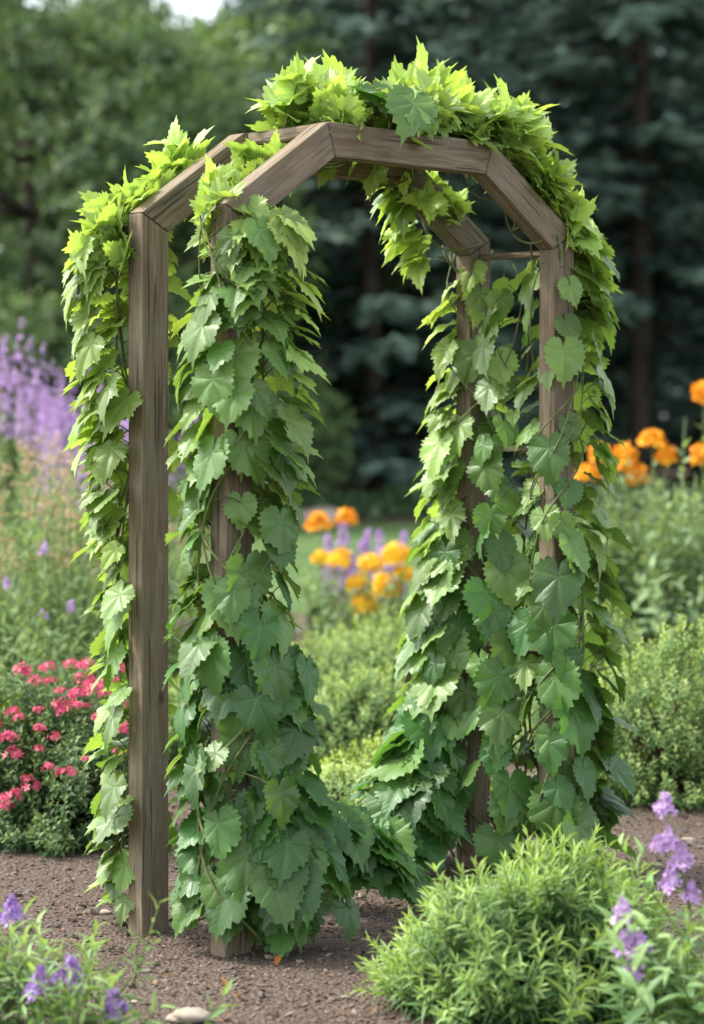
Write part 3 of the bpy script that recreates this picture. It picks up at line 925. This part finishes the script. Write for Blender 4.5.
# tall purple spires at the back left
labs = ['tall purple flowered clump at the far left edge', 'purple spire clump second from the left', 'purple spire clump in the middle of the back left bed', 'purple spire clump nearest the left vine leaves',
        'purple spire clump behind the bare left post', 'lower purple spire clump behind the tan meadow plants']
for k, (px, d, hgt) in enumerate([(-5, 13.0, 1.72), (35, 13.6, 1.50), (70, 13.0, 1.52), (105, 13.4, 1.40), (150, 13.8, 1.35), (60, 12.4, 1.28)]):
    loc = at(px, HOR, d); loc[2] = 0; n = 15
    tops = np.stack([r.normal(0, .17, n), r.normal(0, .15, n), hgt * r.uniform(.80, 1.04, n) - .12], 1)
    herb('flowering_plant', labs[k], 'flower', loc, tops, r, 'grey', LANCE, .10, 34, (70, 35), spike_head(TSPK, .85, .12), 'purple flower spires at the back left', (.1, .8),
         extra=50, extra_h=.95, extra_r=.18)

# orange flowers, right
labs = ['orange flowered plant just right of the vine', 'orange flowered plant with two stacked blooms', 'tall orange flowered plant in the middle of the right bed', 'tall leafy plant with an orange bloom at the right edge',
        'leafy green plant in bud between the orange blooms']
hd = [[(588, 478), (601, 456), (626, 456)], [(626, 470), (638, 478)], [(652, 444), (666, 458)], [(704, 396), (702, 458)], []]
for k, (px, d) in enumerate([(606, 12.0), (632, 12.4), (660, 12.0), (706, 12.2), (684, 11.6)]):
    loc = at(px, HOR, d); loc[2] = 0
    tops = [at(x, y, d) - loc for x, y in hd[k]]
    nh = len(tops)
    tops = tops + [np.array([r.normal(0, .15), r.normal(0, .12), r.uniform(.7, 1.08)]) for _ in range(14)]
    if k == 4: tops[0] = at(685, 418, d) - loc
    f = (lambda nh: (lambda ro, t, dd, i, rr: put('flower_head', ORB[i % 3], ro, t, rr.uniform(.85, 1.1), rr.uniform(0, 6), rr.normal(0, .2)) if i < nh else None))(nh)
    herb('flowering_plant', labs[k], 'flower', loc, tops, r, 'grey', WIDE, .105, 26, (80, 40), f, 'orange flowered plants at the right', (.1, .8), extra=34, extra_h=.65, extra_r=.17, thick=.006)

# orange and purple flowers seen through the arch
labs = ['orange flowered plant at the left of the arch opening', 'orange flowered plant with large golden blooms in the arch opening', 'orange flowered plant at the right of the arch opening']
hd = [[(318, 526), (322, 560), (346, 520)], [(370, 566), (357, 585), (340, 562), (364, 605)], [(396, 557), (404, 576), (385, 590)]]
for k, (px, d) in enumerate([(324, 12.8), (362, 12.2), (396, 12.6)]):
    loc = at(px, HOR, d); loc[2] = 0
    tops = [at(x, y, d) - loc for x, y in hd[k]]; nh = len(tops)
    tops = tops + [np.array([r.normal(0, .12), r.normal(0, .12), r.uniform(.3, .52)]) for _ in range(12)]
    f = (lambda nh: (lambda ro, t, dd, i, rr: put('flower_head', (GOLD if t[2] < .72 else ORB)[i % 3], ro, t, rr.uniform(.8, 1.2), rr.uniform(0, 6), rr.normal(0, .2)) if i < nh else None))(nh)
    herb('flowering_plant', labs[k], 'flower', loc, tops, r, 'grey', WIDE, .085, 16, (80, 40), f, 'orange flowered plants seen through the arch', (.1, .8), extra=20, extra_h=.3, extra_r=.13, thick=.005)
for lab, px, py, d in (('lilac flower spire between the orange blooms in the arch opening', 342, 532, 13.2), ('violet flower spire beside the right vine column', 384, 533, 13.4)):
    loc = at(px, HOR, d); loc[2] = 0
    t = at(px, py, d)[2]
    tops = [(0, 0, t - .28), (.05, .03, t - .34), (-.05, .02, t - .36)]
    herb('flowering_plant', lab, 'flower', loc, tops, r, 'grey', LANCE, .09, 18, (75, 40), spike_head(DSPK, 1.25, .06), 'purple spires seen through the arch', extra=14, extra_h=.3, extra_r=.1)

# ------------------------------------------------------------------ small things on the soil
r = np.random.default_rng(400)
ge = Geo(); n = 30000
PB = [ico(500 + i, 1, .5) for i in range(5)]
x = r.uniform(-1.9, 2.3, n); y = 4.5 + 4.6 * r.uniform(0, 1, n) ** 1.25
sz = np.clip(r.lognormal(math.log(.0036), .40, n), .0018, .011)
big = r.uniform(0, 1, n) < .012; sz[big] *= r.uniform(1.8, 3.2, big.sum())
wsel = r.integers(0, 5, n)
tint = np.stack([np.clip(r.beta(1.6, 2.6, n), 0, 1), x * 0, x * 0], 1)
P = np.stack([x, y, sz * .25], 1)
Rr = basis(np.concatenate([r.normal(size=(n, 2)), r.normal(0, .25, (n, 1))], 1), Z[None] + r.normal(0, .3, (n, 3)))
S = sz[:, None] * np.stack([r.uniform(.7, 1.1, n), r.uniform(.8, 1.5, n), r.uniform(.45, .8, n)], 1)
for i in range(5):
    m = wsel == i
    ge.inst(PB[i], P[m], Rr[m], S[m], tint[m])
o = ge.build('gravel', M['pebble'], smooth=False); o['kind'] = 'stuff'; o['label'] = 'brown gravel and soil crumbs covering the ground around the arch'
ge = Geo(); n = 3600
x = r.uniform(-1.6, 1.9, n); y = r.uniform(4.6, 8.2, n)
CH = blade(.35, 2, .1, .3)
ge.inst(CH, np.stack([x, y, np.full(n, .007)], 1), basis(np.concatenate([r.normal(size=(n, 2)), r.normal(0, .15, (n, 1))], 1), Z[None] + r.normal(0, .35, (n, 3))),
        r.uniform(.012, .035, n), np.stack([r.uniform(0, 1, n), x * 0, x * 0], 1))
o = ge.build('mulch_litter', M['chip']); o['kind'] = 'stuff'; o['label'] = 'scattered bark chips and dry bits on the soil'


def on_ground(px, py):
    d = FPX * CAM_H / (py - HOR); q = at(px, py, d); q[2] = 0; return q


for k, (px, py, s_, lab) in enumerate([(187, 1022, .045, 'pale flat stone at the bottom edge below the bare left post'), (104, 914, .020, 'small pale stone left of the bare post foot'),
                                       (101, 902, .010, 'tiny white pebble left of the bare post, just above a larger stone'), (146, 972, .014, 'small grey stone on the soil below the bare post'),
                                       (134, 1003, .012, 'small brown stone near the violet flowers'), (690, 842, .022, 'small stone on the gravel path at the right edge')]):
    ge = Geo(); V, F, uv = ico(600 + k, 3, .28)
    ge.add(V * (1 + .05 * np.sin(V @ np.array([9., 7, 5]) + k))[:, None] * np.array([s_, s_ * .7, s_ * .36]), F, uv)
    o = ge.build('stone', M['stone']); o.location = tuple(on_ground(px, py) + (0, 0, s_ * .2)); o.rotation_euler = (0, 0, r.uniform(-.5, .5))
    tag(o, lab, 'stone', 'loose stones on the soil')
DL = blade(.45, 5, .5, .5)
for k, (px, py, s_, lab) in enumerate([(234, 1002, .045, 'orange brown fallen leaf in front of the front left post'), (280, 962, .04, 'rusty fallen leaf right of the front left post'),
                                       (163, 983, .032, 'pale yellow fallen leaf on the soil below the bare post'), (222, 985, .03, 'reddish fallen leaf nearest the front left post foot')]):
    ge = Geo(); ge.add(DL[0] * s_, DL[1], DL[2], (r.uniform(), 0, 0))
    o = ge.build('fallen_leaf', M['dryleaf']); o.location = tuple(on_ground(px, py) + (0, 0, .016)); o.rotation_euler = (r.normal(0, .15), r.normal(0, .3), r.uniform(0, 6))
    tag(o, lab, 'leaf', 'fallen leaves on the soil')

# ------------------------------------------------------------------ trees
def trunk_pts(r, H, lean=.03):
    t = np.linspace(0, 1, 9)
    return np.stack([lean * H * t ** 1.5 * r.normal() + .03 * np.sin(t * 5 + r.uniform(0, 6)), lean * H * t ** 1.5 * r.normal(), -.2 + (H + .2) * t], 1)


def conifer(seed, H, Lmax, zmin):
    r = np.random.default_rng(seed); gt, gc = Geo(), Geo()
    tp = trunk_pts(r, H, .01); tube(gt, tp, np.linspace(.016 * H ** .9, .01, 9), 10)
    V, F, U = [], [], []
    for k in range(7):        # a frond: narrow needle sprays either side of a twig
        s = k / 7
        for sg in (-1, 1):
            b = len(V); ln = .42 * (1 - .6 * s)
            p = np.array([0, s, 0]); q = p + np.array([sg * ln * .8, ln * .75, -.10]); w = .055
            V += [p + (0, -w, 0), p + (0, w, 0), q]; F.append((b, b + 1, b + 2))
    b = len(V); V += [np.array((-.03, 0, 0)), np.array((.03, 0, 0)), np.array((0, 1.1, -.12))]; F.append((b, b + 1, b + 2))
    fr = (np.array(V, float), np.array(F), np.array(V, float)[:, :2])
    z = zmin
    Pn, Tn, Nn, Sn, Yn = [], [], [], [], []
    while z < H * .98:
        nb = r.integers(7, 11)
        for _ in range(nb):
            zz = z + r.uniform(-.2, .2)
            Lb = max(.25, Lmax * (1 - zz / H) ** .75) * r.uniform(.65, 1.15)
            a = r.uniform(0, 6.28); o = np.array([math.cos(a), math.sin(a), 0]); sd = np.array([-o[1], o[0], 0])
            s = np.linspace(0, 1, 7)
            dr = r.uniform(.25, .5)
            c = np.array([0, 0, zz]) + o * (Lb * s)[:, None] + Z * (Lb * (.12 * s - dr * s ** 1.6 + .18 * s ** 5))[:, None]
            c[:, :2] += np.interp(zz, tp[:, 2], tp[:, 0]) * np.array([1, 0])
            tube(gt, c, np.linspace(.03 * Lb / 2.5 + .008, .004, 7), 4)
            m = int(Lb / .030)
            ss = r.uniform(.12, 1.0, m); cc = np.stack([np.interp(ss, s, c[:, i]) for i in range(3)], 1)
            sg = r.choice([-1, 1], m)
            t = o[None] * r.uniform(.25, .9, m)[:, None] + sd[None] * (sg * r.uniform(.4, 1, m))[:, None] + Z * r.uniform(-.55, .05, m)[:, None]
            Pn.append(cc); Tn.append(t); Nn.append(Z + r.normal(0, .3, (m, 3))); Sn.append(r.uniform(.22, .48, m) * (.6 + .4 * min(1, Lb / 2)))
            Yn.append(np.stack([np.full(m, r.uniform(0, 1)) * .6 + .4 * r.uniform(0, 1, m), np.clip(ss * .95 + r.normal(0, .15, m), 0, 1) ** 1.3, np.zeros(m)], 1))
        z += r.uniform(.38, .60)
    gc.inst(fr, np.concatenate(Pn), basis(np.concatenate(Tn), np.concatenate(Nn)), np.concatenate(Sn), np.concatenate(Yn))
    return gt, gc


def broadleaf(seed, H, Rc, zlow, ylo=0, yhi=.9):
    r = np.random.default_rng(seed); gt, gc = Geo(), Geo()
    tp = trunk_pts(r, H * .75, .05); tube(gt, tp, np.linspace(.02 * H, .04, 9), 9)
    zc, rz = (H + zlow) / 2, (H - zlow) / 2
    nl = 46
    d = unit(r.normal(size=(nl, 3))); cen = d * np.array([Rc, Rc, rz]) * (r.uniform(.35, 1, nl) ** .6)[:, None] + np.array([0, 0, zc])
    P, D, rn = [], [], []
    for i, c in enumerate(cen):
        s0 = tp[np.argmin(np.abs(tp[:, 2] - max(zlow * .8, c[2] - 1.0)))]
        u = np.linspace(0, 1, 5)[:, None]; md = (s0 + c) / 2 + np.array([0, 0, -.25])
        tube(gt, (1 - u) ** 2 * s0 + 2 * u * (1 - u) * md + u * u * c, [.06, .05, .035, .02, .01], 5)
        m = 75
        q = unit(r.normal(size=(m, 3))); rad = r.uniform(.55, .95) * Rc * .36
        P.append(c + q * (rad * r.uniform(.4, 1, m) ** .5)[:, None] * np.array([1, 1, .7])); D.append(q + np.array([0, 0, .15]) + (c - (0, 0, zc)) * .2); rn.append(np.full(m, r.uniform(0, 1)))
    P, D, rn = np.concatenate(P), np.concatenate(D), np.concatenate(rn)
    sprigs(gc, DIA, P, D, r.uniform(.25, .5, len(P)), 9, .15, r, (80, 35), (ylo, yhi), .3, rn)
    return gt, gc


def tree_proto(kind, *a):
    gt, gc = (conifer if kind == 'c' else broadleaf)(*a)
    t = gt.build('trunk', M['bark']); c = gc.build('crown', M['conif' if kind == 'c' else 'decid'])
    md = (t.data, c.data); bpy.data.objects.remove(t); bpy.data.objects.remove(c)
    return md


CA, CB, CC = tree_proto('c', 701, 14, 3.0, .7), tree_proto('c', 702, 16, 3.3, 2.6), tree_proto('c', 703, 11, 2.4, .4)
BA, BB, BC = tree_proto('b', 711, 7.4, 2.4, .6), tree_proto('b', 712, 9.0, 2.8, 1.2), tree_proto('b', 713, 4.2, 1.6, .2, .2, 1.0)
KIND = dict(ca=(CA, 'conifer_tree', 'tree'), cb=(CB, 'conifer_tree', 'tree'), cc=(CC, 'conifer_tree', 'tree'), ba=(BA, 'broadleaf_tree', 'tree'), bb=(BB, 'broadleaf_tree', 'tree'), bc=(BC, 'broadleaf_tree', 'tree'))


def tree(kind, px, d, sc, label):
    md, nm, cat = KIND[kind]
    loc = at(px, HOR, d); loc[2] = 0
    root = thing(nm, label, cat, tuple(loc), 'conifers behind the garden' if kind[0] == 'c' else 'broadleaf trees behind the garden', RNG.uniform(0, 6.28))
    root.scale = (sc,) * 3
    link('trunk', md[0], root); link('crown', md[1], root)


for a in [
    ('ca', 372, 33, 1.0, 'dark conifer with low sweeping branches framed by the arch'),
    ('cc', 470, 35, 1.0, 'smaller dark conifer behind the right half of the arch'),
    ('cb', 640, 34.5, 1.0, 'tall conifer with a bare lower trunk at the right, between drooping boughs'),
    ('cb', 560, 39, 1.0, 'tall conifer behind the upper right corner of the arch'),
    ('ca', 780, 36, 1.05, 'conifer whose drooping boughs enter at the right edge'),
    ('ca', 285, 38, 1.0, 'dark conifer behind the top left corner of the arch'),
    ('cb', 420, 42, 1.0, 'tall conifer in the second row behind the middle of the arch'),
    ('cb', 700, 43, 1.0, 'tall conifer in the second row at the right'),
    ('ca', 520, 46, 1.1, 'back row conifer right of centre'),
    ('ca', 330, 47, 1.1, 'back row conifer left of centre'),
    ('ca', 860, 44, 1.1, 'conifer beyond the right edge of the wood'),
    ('ca', 620, 50, 1.1, 'farthest conifer at the right'),
    ('ba', 40, 28.5, .95, 'dark rounded broadleaf tree filling the left edge'),
    ('ba', 150, 31, .82, 'dark broadleaf tree left of the arch shoulder'),
    ('bc', 225, 36, 1.75, 'lighter yellow green tree behind the top left of the arch'),
    ('bb', -60, 33, .9, 'tall broadleaf tree at the far left'),
    ('bb', 160, 42, .92, 'tall thin broadleaf tree behind at the upper left'),
    ('ba', 112, 44, 1.32, 'broadleaf tree in the second row below the sky at the upper left'),
    ('bb', 250, 50, 1.15, 'thin broadleaf tree beside the tallest conifers at the upper left'),
    ('ba', 192, 46, 1.36, 'broadleaf tree between the yellow green tree and the conifers'),
    ('bc', 60, 26, .62, 'low leafy tree behind the purple spires at the left'),
    ('bc', 190, 27.5, .60, 'low leafy tree behind the bare left post'),
    ('bc', -30, 25, .62, 'low leafy tree at the left picture edge'),
    ('ba', 80, 50, 1.3, 'farthest broadleaf tree at the upper left'),
    ('bc', 270, 30, .55, 'low leafy tree behind the left vine column'),
]: tree(*a)

# far dark wood closing the view behind the individual trees
r = np.random.default_rng(800)
ge = Geo(); n = 26000
x = r.uniform(-26, 30, n); top = np.where(x < -2.0, 12.2 + 1.5 * np.sin(x * 1.7), 13.0)
zz = r.uniform(0, 1, n) ** .9 * top
yy = 60 + r.uniform(0, 5, n)
t = r.normal(size=(n, 3)) + np.array([0, 0, -.6]); nn = r.normal(size=(n, 3)) + np.array([0, -.7, .5])
ge.inst(DIA[0], np.stack([x, yy, zz], 1), basis(t, nn), r.uniform(.5, 1.1, n), np.stack([r.uniform(0, 1, n), r.uniform(0, .25, n), x * 0], 1))
o = ge.build('far_wood', M['conif']); o['kind'] = 'stuff'; o['label'] = 'dark mass of far woodland behind the trees'
bw = Geo()
# undergrowth at the wood edge
ge = Geo(); n = 9000
x = r.uniform(-13, 13, n); y = r.uniform(28.6, 32, n); z = r.uniform(0, .5, n) * (.5 + .5 * np.sin(x * 1.3) ** 2)
ge.inst(DIA[1], np.stack([x, y, z], 1), basis(r.normal(size=(n, 3)) + Z, r.normal(size=(n, 3)) + Z), r.uniform(.08, .2, n), np.stack([r.uniform(0, 1, n), r.uniform(0, .5, n), x * 0], 1))
o = ge.build('undergrowth', M['decid']); o['kind'] = 'stuff'; o['label'] = 'dark low undergrowth along the edge of the wood'
# a pale boulder at the far side of the lawn
ge = Geo(); V, F, uv = ico(620, 3, .3); ge.add(V * np.array([.34, .25, .17]), F, uv)
o = ge.build('boulder', M['stone']); q = at(322, 505, 27.8); o.location = (q[0], q[1], .08)
tag(o, 'pale grey boulder at the far side of the lawn', 'rock')

# ------------------------------------------------------------------ light, sky, camera
SUN = unit(np.array([-.67, .13, .80]))
w = bpy.data.worlds.new('World'); scene.world = w; w.use_nodes = True
N, L = w.node_tree.nodes, w.node_tree.links
N.clear()
sky = N.new('ShaderNodeTexSky'); sky.sky_type = 'NISHITA'; sky.sun_disc = False
sky.sun_elevation = math.asin(SUN[2]); sky.sun_rotation = math.atan2(SUN[0], SUN[1])
sky.air_density = 1.0; sky.dust_density = 3.0; sky.ozone_density = .6
bg = N.new('ShaderNodeBackground'); bg.inputs['Strength'].default_value = .60
out = N.new('ShaderNodeOutputWorld')
hs = N.new('ShaderNodeHueSaturation'); hs.inputs['Saturation'].default_value = .38
L.new(sky.outputs[0], hs.inputs['Color']); L.new(hs.outputs[0], bg.inputs[0]); L.new(bg.outputs[0], out.inputs[0])

sl = bpy.data.lights.new('sun', 'SUN'); sl.energy = 4.6; sl.angle = R_(2.5); sl.color = (1, .95, .86)
so = bpy.data.objects.new('sun', sl); COL.objects.link(so)
so.rotation_euler = Vector(-SUN).to_track_quat('-Z', 'Y').to_euler(); so.location = (-6, 8, 12)

cam = bpy.data.cameras.new('camera'); co = bpy.data.objects.new('camera', cam); COL.objects.link(co)
co.location = (0, 0, CAM_H); co.rotation_euler = (R_(90), 0, 0)
cam.sensor_width = 36; cam.sensor_fit = 'AUTO'; cam.lens = FPX / 1024 * 36
cam.shift_y = -(512 - HOR) / 1024
cam.clip_start = .1; cam.clip_end = 1500
cam.dof.use_dof = True; cam.dof.focus_distance = 5.95; cam.dof.aperture_fstop = 2.3
scene.camera = co

scene.view_settings.view_transform = 'Standard'; scene.view_settings.look = 'None'; scene.view_settings.exposure = 0
cy = scene.cycles
cy.use_denoising = True; cy.max_bounces = 8; cy.transparent_max_bounces = 4; cy.diffuse_bounces = 3; cy.glossy_bounces = 2; cy.transmission_bounces = 4
cy.sample_clamp_indirect = 4
